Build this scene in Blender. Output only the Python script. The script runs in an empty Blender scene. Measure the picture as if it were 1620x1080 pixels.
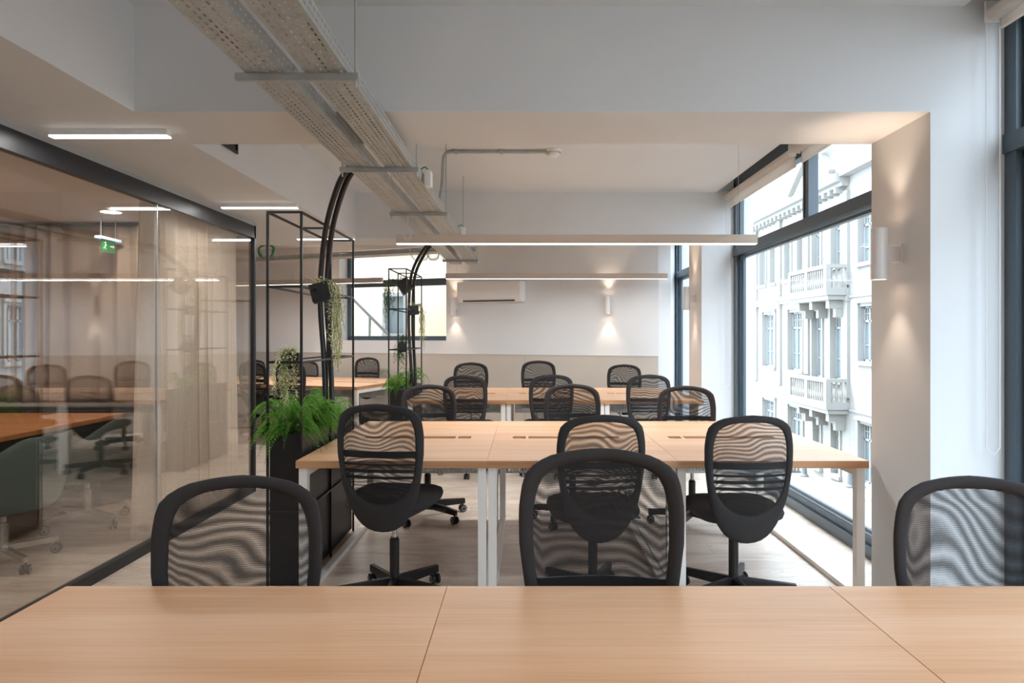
import bpy, math, random
from mathutils import Vector, Matrix
random.seed(11)
C = bpy.context.scene.collection
SC = bpy.context.scene
PI = math.pi

# ---------------------------------------------------------------- camera, world, sun, exposure
CAMZ = 1.394
cd = bpy.data.cameras.new('camera'); cam = bpy.data.objects.new('camera', cd); C.objects.link(cam)
cam.location = (0, 0, CAMZ); cam.rotation_euler = (PI/2, 0, 0)
cd.sensor_width = 36; cd.lens = 1040/1620*36
cd.shift_x = (810-833)/1620; cd.shift_y = (530-540)/1620
cd.clip_start = 0.05; cd.clip_end = 300
SC.camera = cam
w = bpy.data.worlds.new('world'); SC.world = w; w.use_nodes = True
bg = w.node_tree.nodes['Background']; bg.inputs[0].default_value = (0.71, 0.86, 1.0, 1); bg.inputs[1].default_value = 6.5
sd = bpy.data.lights.new('sun', 'SUN'); sd.energy = 4.0; sd.angle = 0.01; sd.color = (1.0, 0.95, 0.86)
sun = bpy.data.objects.new('sun', sd); C.objects.link(sun)
sun.rotation_euler = Vector((0.50, -0.36, -0.78)).to_track_quat('-Z', 'Y').to_euler()
SC.view_settings.view_transform = 'Standard'; SC.view_settings.look = 'None'
SC.view_settings.gamma = 1.0; SC.view_settings.exposure = 0.36; SC.view_settings.use_curve_mapping = False
SC.cycles.max_bounces = 14; SC.cycles.diffuse_bounces = 8; SC.cycles.glossy_bounces = 5
SC.cycles.transmission_bounces = 8; SC.cycles.transparent_max_bounces = 40
SC.cycles.use_denoising = True
SC.cycles.sample_clamp_indirect = 6.0
SC.cycles.caustics_reflective = False; SC.cycles.caustics_refractive = False

# ---------------------------------------------------------------- materials
M = {}
def lin(c):
    return tuple(((x/255)/12.92 if x/255 <= .04045 else ((x/255+.055)/1.055)**2.4) for x in c)
def nt(name):
    m = bpy.data.materials.new(name); m.use_nodes = True
    return m, m.node_tree.nodes, m.node_tree.links
def mat(name, rgb, rough=.6, metal=0., spec=.5, noise=0., nscale=8., bump=0., emit=None, estr=0.):
    m, n, l = nt(name); b = n['Principled BSDF']; c = lin(rgb)
    b.inputs['Base Color'].default_value = (*c, 1); b.inputs['Roughness'].default_value = rough
    b.inputs['Metallic'].default_value = metal; b.inputs['Specular IOR Level'].default_value = spec
    if noise or bump:
        tc = n.new('ShaderNodeTexCoord'); t = n.new('ShaderNodeTexNoise'); t.inputs['Scale'].default_value = nscale
        t.inputs['Detail'].default_value = 5; l.new(tc.outputs['Object'], t.inputs['Vector'])
        r = n.new('ShaderNodeValToRGB')
        r.color_ramp.elements[0].color = (*[x*(1-noise) for x in c], 1); r.color_ramp.elements[0].position = .3
        r.color_ramp.elements[1].color = (*[min(1, x*(1+noise)) for x in c], 1); r.color_ramp.elements[1].position = .7
        l.new(t.outputs['Fac'], r.inputs['Fac']); l.new(r.outputs['Color'], b.inputs['Base Color'])
        if bump:
            bp = n.new('ShaderNodeBump'); bp.inputs['Strength'].default_value = bump; bp.inputs['Distance'].default_value = .002
            l.new(t.outputs['Fac'], bp.inputs['Height']); l.new(bp.outputs['Normal'], b.inputs['Normal'])
    if emit:
        b.inputs['Emission Color'].default_value = (*lin(emit), 1); b.inputs['Emission Strength'].default_value = estr
    M[name] = m; return m
mat('paint', (220, 222, 224), .75, noise=.012, nscale=3)
mat('paint_taupe', (196, 188, 178), .6, noise=.02, nscale=3)
mat('alu', (80, 94, 104), .38, .0)
mat('alu_dark', (44, 44, 46), .45, .2)
mat('silver', (190, 196, 200), .35, .6)
mat('galv', (182, 184, 182), .42, .4, noise=.1, nscale=14)
mat('black_plastic', (30, 31, 34), .5)
mat('black_metal', (36, 35, 36), .42, .3)
mat('chair_fabric', (46, 44, 45), .9, noise=.15, nscale=300)
mat('grey_ring', (150, 150, 152), .5)
mat('white_metal', (248, 246, 242), .4)
mat('bar_taupe', (205, 190, 176), .55)
mat('white_plastic', (238, 238, 238), .35)
mat('sconce_white', (228, 224, 222), .4)
mat('dark_slot', (40, 40, 42), .6)
def cloth(name, rgb, k):
    m, n, l = nt(name); b = n['Principled BSDF']; b.inputs['Base Color'].default_value = (*lin(rgb), 1); b.inputs['Roughness'].default_value = .95
    t = n.new('ShaderNodeBsdfTranslucent'); t.inputs[0].default_value = (*lin(rgb), 1); mx = n.new('ShaderNodeMixShader'); mx.inputs[0].default_value = k
    l.new(b.outputs[0], mx.inputs[1]); l.new(t.outputs[0], mx.inputs[2]); l.new(mx.outputs[0], n['Material Output'].inputs[0]); M[name] = m
cloth('blind', (246, 240, 234), .6)
cloth('leaf', (118, 178, 66), .4)
cloth('leaf_dark', (70, 104, 52), .35)
cloth('leaf_pale', (226, 228, 186), .4)
mat('curtain', (238, 224, 210), .95, noise=.05, nscale=60)
mat('curtain_back', (170, 155, 140), .95, noise=.05, nscale=60)
mat('grey_uphol', (96, 108, 104), .95, noise=.1, nscale=200)
mat('chrome', (200, 200, 198), .22, .9)
mat('credenza', (52, 44, 38), .5)
mat('stem', (86, 104, 52), .6)
mat('soil', (40, 34, 28), .9)
mat('hose', (34, 33, 38), .35)
mat('cable_green', (60, 150, 90), .5); mat('cable_white', (220, 220, 215), .5); mat('cable_red', (180, 70, 50), .5)
mat('tan_wall', (176, 160, 142), .7)
mat('facade', (148, 147, 143), .8, noise=.04, nscale=2)
mat('facade_b', (147, 145, 144), .8, noise=.04, nscale=2)
mat('facade_cream', (232, 216, 190), .8)
mat('ext_glass', (124, 140, 147), .15, 0., .6)
mat('ext_frame', (150, 152, 152), .6)
mat('cobble', (128, 124, 117), .85, noise=.3, nscale=6, bump=.8)
mat('pavement', (140, 136, 128), .85, noise=.1, nscale=4)
mat('iron', (120, 126, 130), .5, .3)
mat('sign_green', (20, 130, 70), .5, emit=(20, 130, 70), estr=.03)
mat('sign_white', (240, 250, 240), .5, emit=(240, 250, 240), estr=.1)
def emis(name, rgb, s):
    m, n, l = nt(name); b = n['Principled BSDF']; b.inputs['Base Color'].default_value = (.8, .8, .8, 1)
    b.inputs['Emission Color'].default_value = (*lin(rgb), 1); b.inputs['Emission Strength'].default_value = s; M[name] = m
emis('led', (255, 249, 244), 3.2)
emis('lamp_glow', (255, 214, 180), 14.0)
emis('down_glow', (255, 236, 220), 10.0)
emis('sign_led', (170, 210, 255), .9)

def wood(name, c1, c2, c3):
    m, n, l = nt(name); b = n['Principled BSDF']; b.inputs['Roughness'].default_value = .42
    tc = n.new('ShaderNodeTexCoord'); oi = n.new('ShaderNodeObjectInfo')
    mp = n.new('ShaderNodeMapping'); mp.inputs['Scale'].default_value = (.55, 9, 9)
    ad = n.new('ShaderNodeVectorMath'); ad.operation = 'ADD'
    ml = n.new('ShaderNodeMath'); ml.operation = 'MULTIPLY'; ml.inputs[1].default_value = 37
    l.new(oi.outputs['Random'], ml.inputs[0]); l.new(tc.outputs['Object'], mp.inputs['Vector'])
    l.new(mp.outputs[0], ad.inputs[0]); l.new(ml.outputs[0], ad.inputs[1])
    t = n.new('ShaderNodeTexNoise'); t.inputs['Scale'].default_value = 1.0; t.inputs['Detail'].default_value = 6; t.inputs['Distortion'].default_value = .5
    l.new(ad.outputs[0], t.inputs['Vector'])
    mp2 = n.new('ShaderNodeMapping'); mp2.inputs['Scale'].default_value = (3, 130, 130); l.new(tc.outputs['Object'], mp2.inputs['Vector'])
    t2 = n.new('ShaderNodeTexNoise'); t2.inputs['Scale'].default_value = 1.0; t2.inputs['Detail'].default_value = 3; l.new(mp2.outputs[0], t2.inputs['Vector'])
    r = n.new('ShaderNodeValToRGB'); e = r.color_ramp.elements
    e[0].position = .32; e[0].color = (*lin(c1), 1); e[1].position = .7; e[1].color = (*lin(c3), 1)
    x = e.new(.5); x.color = (*lin(c2), 1)
    l.new(t.outputs['Fac'], r.inputs['Fac'])
    mx = n.new('ShaderNodeMixRGB'); mx.blend_type = 'OVERLAY'; mx.inputs[0].default_value = .22
    l.new(r.outputs[0], mx.inputs[1]); l.new(t2.outputs['Fac'], mx.inputs[2]); l.new(mx.outputs[0], b.inputs['Base Color'])
    M[name] = m
wood('oak', (210, 163, 124), (219, 174, 136), (226, 185, 150))
wood('oak_edge', (176, 124, 84), (196, 146, 104), (210, 164, 122))
wood('orange_wood', (196, 128, 76), (210, 142, 88), (218, 156, 104))

def floor_mat():
    m, n, l = nt('floor_planks'); b = n['Principled BSDF']; b.inputs['Roughness'].default_value = .38
    tc = n.new('ShaderNodeTexCoord')
    br = n.new('ShaderNodeTexBrick'); br.offset = .37
    br.inputs['Scale'].default_value = 1; br.inputs['Brick Width'].default_value = 1.2; br.inputs['Row Height'].default_value = .2
    br.inputs['Mortar Size'].default_value = .0016
    br.inputs['Color1'].default_value = (.92, .92, .92, 1); br.inputs['Color2'].default_value = (1.0, 1.0, 1.0, 1); br.inputs['Mortar'].default_value = (.72, .70, .68, 1)
    l.new(tc.outputs['Object'], br.inputs['Vector'])
    mp = n.new('ShaderNodeMapping'); mp.inputs['Scale'].default_value = (.8, 3.2, 1); l.new(tc.outputs['Object'], mp.inputs['Vector'])
    t = n.new('ShaderNodeTexNoise'); t.inputs['Scale'].default_value = 2.2; t.inputs['Detail'].default_value = 8; t.inputs['Distortion'].default_value = 1.2
    l.new(mp.outputs[0], t.inputs['Vector'])
    r = n.new('ShaderNodeValToRGB'); e = r.color_ramp.elements
    e[0].position = .28; e[0].color = (*lin((204, 180, 160)), 1); e[1].position = .62; e[1].color = (*lin((234, 220, 206)), 1)
    l.new(t.outputs['Fac'], r.inputs[0])
    t2 = n.new('ShaderNodeTexNoise'); t2.inputs['Scale'].default_value = 1.3; t2.inputs['Detail'].default_value = 6; t2.inputs['Distortion'].default_value = 2.5
    l.new(mp.outputs[0], t2.inputs['Vector'])
    r2 = n.new('ShaderNodeValToRGB'); e = r2.color_ramp.elements
    e[0].position = .485; e[0].color = (1, 1, 1, 1); e[1].position = .515; e[1].color = (1, 1, 1, 1)
    x = e.new(.5); x.color = (.74, .70, .66, 1); l.new(t2.outputs['Fac'], r2.inputs[0])
    a = n.new('ShaderNodeMixRGB'); a.blend_type = 'MULTIPLY'; a.inputs[0].default_value = 1; l.new(r.outputs[0], a.inputs[1]); l.new(br.outputs[0], a.inputs[2])
    c = n.new('ShaderNodeMixRGB'); c.blend_type = 'MULTIPLY'; c.inputs[0].default_value = .8; l.new(a.outputs[0], c.inputs[1]); l.new(r2.outputs[0], c.inputs[2])
    l.new(c.outputs[0], b.inputs['Base Color']); M['floor'] = m
floor_mat()
def glass(name, tint, f0, rest):
    """thin pane: reflectance f0 head-on rising to f0+rest at grazing, the same from both faces"""
    m, n, l = nt(name); n.remove(n['Principled BSDF']); o = n['Material Output']
    tr = n.new('ShaderNodeBsdfTransparent'); tr.inputs[0].default_value = (*tint, 1)
    gl = n.new('ShaderNodeBsdfGlossy'); gl.inputs['Roughness'].default_value = 0.0; gl.inputs[0].default_value = (1, 1, 1, 1)
    lw = n.new('ShaderNodeLayerWeight'); lw.inputs[0].default_value = .5
    pw = n.new('ShaderNodeMath'); pw.operation = 'POWER'; pw.inputs[1].default_value = 4
    ma = n.new('ShaderNodeMath'); ma.operation = 'MULTIPLY_ADD'; ma.inputs[1].default_value = rest; ma.inputs[2].default_value = f0; ma.use_clamp = True
    mx = n.new('ShaderNodeMixShader'); l.new(lw.outputs['Facing'], pw.inputs[0]); l.new(pw.outputs[0], ma.inputs[0]); l.new(ma.outputs[0], mx.inputs[0])
    l.new(tr.outputs[0], mx.inputs[1]); l.new(gl.outputs[0], mx.inputs[2]); l.new(mx.outputs[0], o.inputs[0]); M[name] = m
glass('glass_part', (.97, .955, .93), .105, .8)
glass('glass_win', (.995, .998, 1.0), .006, .12)

def mesh_fabric(name, fz, fx, warp, duty, seed):
    """see-through woven mesh: rows of horizontal threads, real gaps between them"""
    m, n, l = nt(name); b = n['Principled BSDF']; o = n['Material Output']
    b.inputs['Base Color'].default_value = (*lin((36, 34, 36)), 1); b.inputs['Roughness'].default_value = .8
    tc = n.new('ShaderNodeTexCoord'); sp = n.new('ShaderNodeSeparateXYZ'); l.new(tc.outputs['Object'], sp.inputs[0])
    oi = n.new('ShaderNodeObjectInfo')
    av = n.new('ShaderNodeVectorMath'); av.operation = 'ADD'; l.new(tc.outputs['Object'], av.inputs[0])
    mo = n.new('ShaderNodeMath'); mo.operation = 'MULTIPLY'; mo.inputs[1].default_value = 9; l.new(oi.outputs['Random'], mo.inputs[0]); l.new(mo.outputs[0], av.inputs[1])
    nz = n.new('ShaderNodeTexNoise'); nz.inputs['Scale'].default_value = 3.4; nz.inputs['Detail'].default_value = 1; l.new(av.outputs[0], nz.inputs['Vector'])
    def M2(op, a, b_):
        x = n.new('ShaderNodeMath'); x.operation = op
        for i, v in enumerate((a, b_)):
            if v is None: continue
            if isinstance(v, (int, float)): x.inputs[i].default_value = v
            else: l.new(v, x.inputs[i])
        return x.outputs[0]
    z = M2('MULTIPLY', sp.outputs['Z'], fz); xx = M2('MULTIPLY', sp.outputs['X'], fx)
    ph = M2('ADD', M2('ADD', z, xx), M2('MULTIPLY', nz.outputs['Fac'], warp))
    fr = M2('FRACT', ph, None); th = M2('LESS_THAN', fr, duty)
    tr = n.new('ShaderNodeBsdfTransparent'); mx = n.new('ShaderNodeMixShader')
    l.new(th, mx.inputs[0]); l.new(tr.outputs[0], mx.inputs[1]); l.new(b.outputs[0], mx.inputs[2]); l.new(mx.outputs[0], o.inputs[0]); M[name] = m
mesh_fabric('mesh_front', 380, 0, 0, .42, 0)
mesh_fabric('mesh_back', 346, 6, 12, .42, 1)

# ---------------------------------------------------------------- builders
class MB:
    def __init__(s): s.v = []; s.f = []; s.mi = []
    def add(s, v, f, mi=0):
        k = len(s.v); s.v += [tuple(p) for p in v]; s.f += [tuple(i+k for i in q) for q in f]; s.mi += [mi]*len(f); return s
    def box(s, x0, x1, y0, y1, z0, z1, mi=0, xf=None):
        v = [Vector((x, y, z)) for z in (z0, z1) for y in (y0, y1) for x in (x0, x1)]
        if xf: v = [xf @ p for p in v]
        return s.add(v, [(0, 2, 3, 1), (4, 5, 7, 6), (0, 1, 5, 4), (2, 6, 7, 3), (0, 4, 6, 2), (1, 3, 7, 5)], mi)
    def bar(s, a, b, wd, ht, up=(0, 0, 1), mi=0):
        a = Vector(a); b = Vector(b); d = (b-a).normalized(); u = Vector(up)
        if abs(d.dot(u)) > .98: u = Vector((0, 1, 0))
        x = d.cross(u).normalized()*wd/2; y = x.cross(d).normalized()*ht/2
        v = [a-x-y, a+x-y, a+x+y, a-x+y, b-x-y, b+x-y, b+x+y, b-x+y]
        return s.add(v, [(0, 1, 2, 3), (7, 6, 5, 4), (0, 4, 5, 1), (1, 5, 6, 2), (2, 6, 7, 3), (3, 7, 4, 0)], mi)
    def tube(s, pts, r, n=8, mi=0, cap=True, ry=None):
        pts = [Vector(p) for p in pts]; rs = r if isinstance(r, (list, tuple)) else [r]*len(pts)
        v = []; prev = None
        for i, p in enumerate(pts):
            d = (pts[min(i+1, len(pts)-1)]-pts[max(i-1, 0)]).normalized()
            if prev is None:
                u = Vector((0, 0, 1)) if abs(d.z) < .9 else Vector((1, 0, 0)); x = d.cross(u).normalized()
            else:
                x = (prev-d*prev.dot(d)).normalized()
            y = d.cross(x); prev = x
            for k in range(n):
                a = 2*PI*k/n; v.append(p+x*math.cos(a)*rs[i]+y*math.sin(a)*rs[i])
        f = [(i*n+k, i*n+(k+1) % n, (i+1)*n+(k+1) % n, (i+1)*n+k) for i in range(len(pts)-1) for k in range(n)]
        if cap: f += [tuple(range(n-1, -1, -1)), tuple(range((len(pts)-1)*n, len(pts)*n))]
        return s.add(v, f, mi)
    def lathe(s, prof, c=(0, 0, 0), n=20, axis='z', mi=0, xf=None):
        v = []
        for r, h in prof:
            for k in range(n):
                a = 2*PI*k/n; p = (r*math.cos(a), r*math.sin(a), h)
                if axis == 'x': p = (h, r*math.cos(a), r*math.sin(a))
                if axis == 'y': p = (r*math.cos(a), h, r*math.sin(a))
                q = Vector(p)+Vector(c)
                v.append(xf @ q if xf else q)
        f = [(i*n+k, i*n+(k+1) % n, (i+1)*n+(k+1) % n, (i+1)*n+k) for i in range(len(prof)-1) for k in range(n)]
        return s.add(v, f, mi)
    def build(s, name, m, parent=None, smooth=False, bevel=0, loc=None, solid=0, sub=0, angle=.6):
        me = bpy.data.meshes.new(name); me.from_pydata(s.v, [], s.f)
        for x in (m if isinstance(m, (list, tuple)) else [m]): me.materials.append(M[x])
        for p, k in zip(me.polygons, s.mi): p.material_index = k
        if smooth: me.polygons.foreach_set('use_smooth', [True]*len(me.polygons))
        me.update()
        o = bpy.data.objects.new(name, me); C.objects.link(o)
        if loc: o.location = loc
        if parent: o.parent = parent
        if solid:
            q = o.modifiers.new('solid', 'SOLIDIFY'); q.thickness = solid; q.offset = 0
        if sub:
            q = o.modifiers.new('sub', 'SUBSURF'); q.levels = sub; q.render_levels = sub
        if bevel:
            q = o.modifiers.new('bevel', 'BEVEL'); q.width = bevel; q.segments = 2; q.limit_method = 'ANGLE'; q.angle_limit = .7
        return o
def tag(o, label, cat, group=None, kind=None):
    o['label'] = label; o['category'] = cat
    if group: o['group'] = group
    if kind: o['kind'] = kind
    return o
def struct(o, label=None):
    o['kind'] = 'structure'
    if label: o['label'] = label
    return o
def empty(name, loc=(0, 0, 0), rz=0):
    o = bpy.data.objects.new(name, None); C.objects.link(o); o.location = loc; o.rotation_euler = (0, 0, rz); o.empty_display_size = .1; return o
def dup(root, loc, rz, label):
    r = root.copy(); C.objects.link(r); r.location = loc; r.rotation_euler = (0, 0, rz); r['label'] = label
    def rec(src, dst):
        for ch in list(src.children):
            c = ch.copy(); C.objects.link(c); c.parent = dst; rec(ch, c)
    rec(root, r); return r
def P(x, y, Y):
    return Vector(((x-833)*Y/1040, Y, CAMZ-(y-530)*Y/1040))

# ---------------------------------------------------------------- room shell
XW = 2.13; XP = 1.80; ZC = 2.86; ZS = 2.39; XL = -1.75
B1 = (2.93, 3.43); B2 = (6.76, 7.28); YN = -5.0; YF = 13.0; XWL = -7.2
struct(MB().box(XWL-.2, XW+.22, YN, YF+.5, -.3, 0).build('floor', 'floor'))
struct(MB().box(XWL, 1.95, YN, YF, ZC, ZC+.25).box(1.95, XW+.2, YN, YF, ZC+.14, ZC+.25).build('ceiling', 'paint'))
s = MB().box(XWL, XL, YN, B2[1], ZS, ZC)
struct(s.build('ceiling_soffit', 'paint'), 'lowered ceiling over the left side')
for k, (a, b) in enumerate((B1, B2, (-1.75, -1.2))):
    struct(MB().box(XL, XW+.2, a, b, ZS, ZC+.14).build('ceiling_beam', 'paint'))
    struct(MB().box(XP, XW+.22, a, b, 0, ZS).build('pillar', 'paint'))
# back wall, turned about 20 degrees
ang = math.atan2(.3387, -.9409)
BW = Matrix.Translation((1.8, 8.97, 0)) @ Matrix.Rotation(ang, 4, 'Z')      # local x runs along the wall to the left, local -y is outside
WS0, WS1, WZ0, WZ1 = 3.22, 5.155, 1.31, 2.76
bw = MB()
for (a, b, z0, z1) in ((0, WS0, 0, ZC), (WS1, 10.5, 0, ZC), (WS0, WS1, 0, WZ0), (WS0, WS1, WZ1, ZC)):
    bw.box(a, b, -.32, 0, z0, z1, xf=BW)
struct(bw.build('wall_back', 'paint'))
wn = MB()
for a, b in ((0, 1.93), (1.934, 3.93), (3.934, 5.93), (5.934, 7.93), (7.934, 9.6)):
    wn.box(a, b, 0, .022, .02, 1.10, xf=BW)
wn.box(0, 9.6, 0, .028, 1.10, 1.112, xf=BW)
struct(wn.build('trim_1', 'paint_taupe'), 'low taupe panelling along the back wall')
v = [(x, y, z) for z in (0, ZC+.12) for x, y in ((1.8, 8.97), (1.965, 8.97), (XW, 9.42), (XW+.22, 9.42), (XW+.22, 9.9), (1.8, 9.9))]
struct(MB().add(v, [(5, 4, 3, 2, 1, 0), (6, 7, 8, 9, 10, 11)]+[(i, (i+1) % 6, 6+(i+1) % 6, 6+i) for i in range(6)]).build('wall_back_corner', 'paint'))
struct(MB().box(XWL-.2, XWL, YN, YF, 0, ZC+.2).build('wall_left', 'paint'))
struct(MB().box(XWL-.2, XW+.22, YN-.2, YN, 0, ZC+.2).build('wall_front', 'paint'))
struct(MB().box(XW, XW+.22, YN, -4.6, 0, ZC+.14).build('wall_right', 'paint'))
struct(MB().box(XWL-.2, XW+.22, YN-.2, YF+.5, -6.5, -.3).build('foundation_wall', 'facade'))

def big_window(n, y0, y1, mull):
    r = empty('window_%d' % n, (XW, (y0+y1)/2, 0)); struct(r)
    f = MB(); x0, x1 = XW+.0, XW+.07; L = r.location
    def b(ya, yb, za, zb, xa=x0, xb=x1): f.box(xa-L.x, xb-L.x, ya-L.y, yb-L.y, za, zb)
    b(y0, y1, 0, .075); b(y0, y1, .075, .12, x0+.025); b(y0, y1, .135, .16, x0+.045)
    b(y0, y1, 2.2, 2.285, x0-.01); b(y0, y1, 2.165, 2.188, x0+.03); b(y0, y1, 2.78, ZC+.14)
    for (ya, s) in ((y0, 1), (y1, -1)):
        b(min(ya, ya+s*.07), max(ya, ya+s*.07), 0, ZC+.1)
        b(min(ya+s*.07, ya+s*.11), max(ya+s*.07, ya+s*.11), 0, ZC+.1, x0+.03)
        b(min(ya+s*.14, ya+s*.17), max(ya+s*.14, ya+s*.17), .1, 2.2, x0+.045)
    for m_ in mull:
        b(m_-.075, m_-.02, 2.285, 2.8, x0-.005); b(m_-.02, m_+.05, 2.285, 2.8, x0+.03)
        b(m_+.05, m_+.075, 2.285, 2.8, x0+.015)
    f.build('window_frame', 'alu', r)
    g = MB().box(.05, .056, y0-L.y, y1-L.y, .1, 2.22).box(.05, .056, y0-L.y, y1-L.y, 2.25, 2.84)
    g.build('glass_pane', 'glass_win', r)
    return r
big_window(1, -1.2, B1[0], (.9,))
big_window(2, B1[1], B2[0], (5.03,))
big_window(3, B2[1], 9.42, ())
big_window(5, -4.6, -1.75, (-3.1,))
# back window
r = empty('window_4', BW @ Vector(((WS0+WS1)/2, -.24, WZ0))); struct(r)
IR = Matrix.Translation(-r.location)
f = MB()
def wb(a, b, y0, y1, z0, z1): f.box(a, b, y0, y1, z0, z1, xf=IR @ BW)
wb(WS0, WS1, -.28, -.22, WZ0, WZ0+.07); wb(WS0, WS1, -.28, -.22, WZ1-.06, WZ1)
wb(WS1-.07, WS1, -.28, -.22, WZ0, WZ1); wb(WS0, WS0+.03, -.28, -.22, WZ0, WZ1); wb(WS0, WS1, -.28, -.21, 2.18, 2.29)
f.build('window_frame', 'alu', r)
MB().box(WS0, WS1, -.255, -.25, WZ0, WZ1, xf=IR @ BW).build('glass_pane', 'glass_win', r)

# ---------------------------------------------------------------- glass meeting room partition
GX = -2.42; GY = 5.88
r = struct(empty('wall_glass_partition', (GX, 2, 0)), 'dark framed glass wall of the meeting room')
def G(x0, x1, y0, y1, z0, z1): return (x0-GX, x1-GX, y0-2, y1-2, z0, z1)
MB().box(*G(GX-.05, GX, -3, GY, 2.258, 2.365)).build('header', 'alu_dark', r)
MB().box(*G(GX-.045, GX-.002, -3, GY, 2.365, 2.39)).build('ceiling_channel', 'silver', r)
MB().box(*G(GX-.05, GX, -3, GY, 0, .065)).build('floor_channel', 'alu_dark', r)
MB().box(*G(GX-.05, GX, GY-.03, GY, 0, 2.37)).build('corner_post', 'alu_dark', r)
MB().box(*G(GX-.03, GX-.018, -3, GY-.03, .06, 2.26)).build('glass_pane', 'glass_part', r)
MB().box(*G(GX-.031, GX-.017, 4.338, 4.344, .06, 2.26)).build('glass_joint', 'silver', r)
r = struct(empty('wall_glass_return', (-4.5, GY, 0)), 'glass end wall of the meeting room')
MB().box(-2.2, 2.03, 0, .05, 2.258, 2.39).build('header', 'alu_dark', r)
MB().box(-2.2, 2.03, 0, .05, 0, .065).build('floor_channel', 'alu_dark', r)
MB().box(-2.2, 2.03, .02, .032, .065, 2.26).build('glass_pane', 'glass_part', r)
struct(MB().box(-6.9, -6.7, -3, GY+.05, 0, ZS).build('wall_meeting_room', 'tan_wall'))
struct(MB().box(-6.7, GX, -3.05, -3.0, 0, ZS).build('wall_meeting_room_near', 'tan_wall'))

def curtain(name, x0, y0, x1, y1, z0, z1, amp, wl, matn, label, gather=1.0):
    """pleated cloth hanging on a straight track; soft waves, deeper at the hem"""
    d = Vector((x1-x0, y1-y0, 0)); Ln = d.length; d.normalize(); nn = Vector((-d.y, d.x, 0))
    N = int(Ln/wl*14); Z = 14; v = []; rnd = random.Random(5)
    ph = 0; phs = []
    for i in range(N+1):
        phs.append(ph); ph += 2*PI/14*(1+.35*math.sin(i*.113)+.25*math.sin(i*.041+1)+rnd.uniform(-.1, .1))
    for j in range(Z+1):
        t = j/Z
        for i in range(N+1):
            a = amp*(1-.45*t)*(.75+.35*math.sin(i*.07+2))
            q = Vector((x0, y0, z0+(z1-z0)*t))+d*(Ln*i/N + .25*a*math.sin(phs[i]*2+.5)-.06*(1-t)*(1 if i < N*.1 else 0)*(1-i/(N*.1)))+nn*(a*math.sin(phs[i]+.5*math.sin(t*2.2+i*.02)))
            v.append(q)
    W = N+1
    f = [(j*W+i, j*W+i+1, (j+1)*W+i+1, (j+1)*W+i) for j in range(Z) for i in range(N)]
    b0 = Vector((x0, y0, z0)); v = [p-b0 for p in v]
    root = empty(name, b0); tag(root, label, 'curtain')
    MB().add(v, f).build('cloth', matn, root, smooth=True, solid=.003)
    
    rl = MB(); rl.bar(Vector((0, 0, z1-z0+.012)), d*Ln+Vector((0, 0, z1-z0+.012)), .03, .02); rl.build('track', 'alu_dark', root)
    return root
curtain('curtain', -2.60, 4.46, -2.57, 5.80, .012, 2.35, .068, .13, 'curtain', 'long beige pleated curtain drawn along the glass wall, right of the grey armchairs')
curtain('curtain', -6.5, 5.80, -2.95, 5.80, .80, 2.355, .05, .17, 'curtain_back', 'brown-beige pleated curtain across the end of the meeting room, behind the orange table')
o = empty('credenza', (-4.75, 5.62, 0)); tag(o, 'dark low cabinet under the short curtain at the end of the meeting room', 'cabinet')
MB().box(-1.75, 1.75, -.0, .13, .05, .77).build('body', 'credenza', o, bevel=.004)
for k in range(4): MB().box(-1.74+k*.875, -1.74+k*.875+.868, -.02, 0, .07, .75).build('door', 'credenza', o, bevel=.003)
MB().box(-1.7, 1.7, .02, .12, 0, .05).build('plinth', 'black_metal', o)

# meeting table
o = empty('meeting_table', (-4.28, 4.05, 0)); tag(o, 'orange-brown wooden meeting table behind the glass, beside the grey armchairs', 'table')
MB().box(-.9, .9, -1.5, 1.49, .705, .74).build('tabletop', 'orange_wood', o, bevel=.003)
MB().box(-.8, .8, -1.4, 1.38, .64, .705).build('apron', 'credenza', o)
for x in (-.75, .75):
    for y in (-1.3, 1.3): MB().box(x-.04, x+.04, y-.04, y+.04, 0, .64).build('leg', 'credenza', o)

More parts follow.
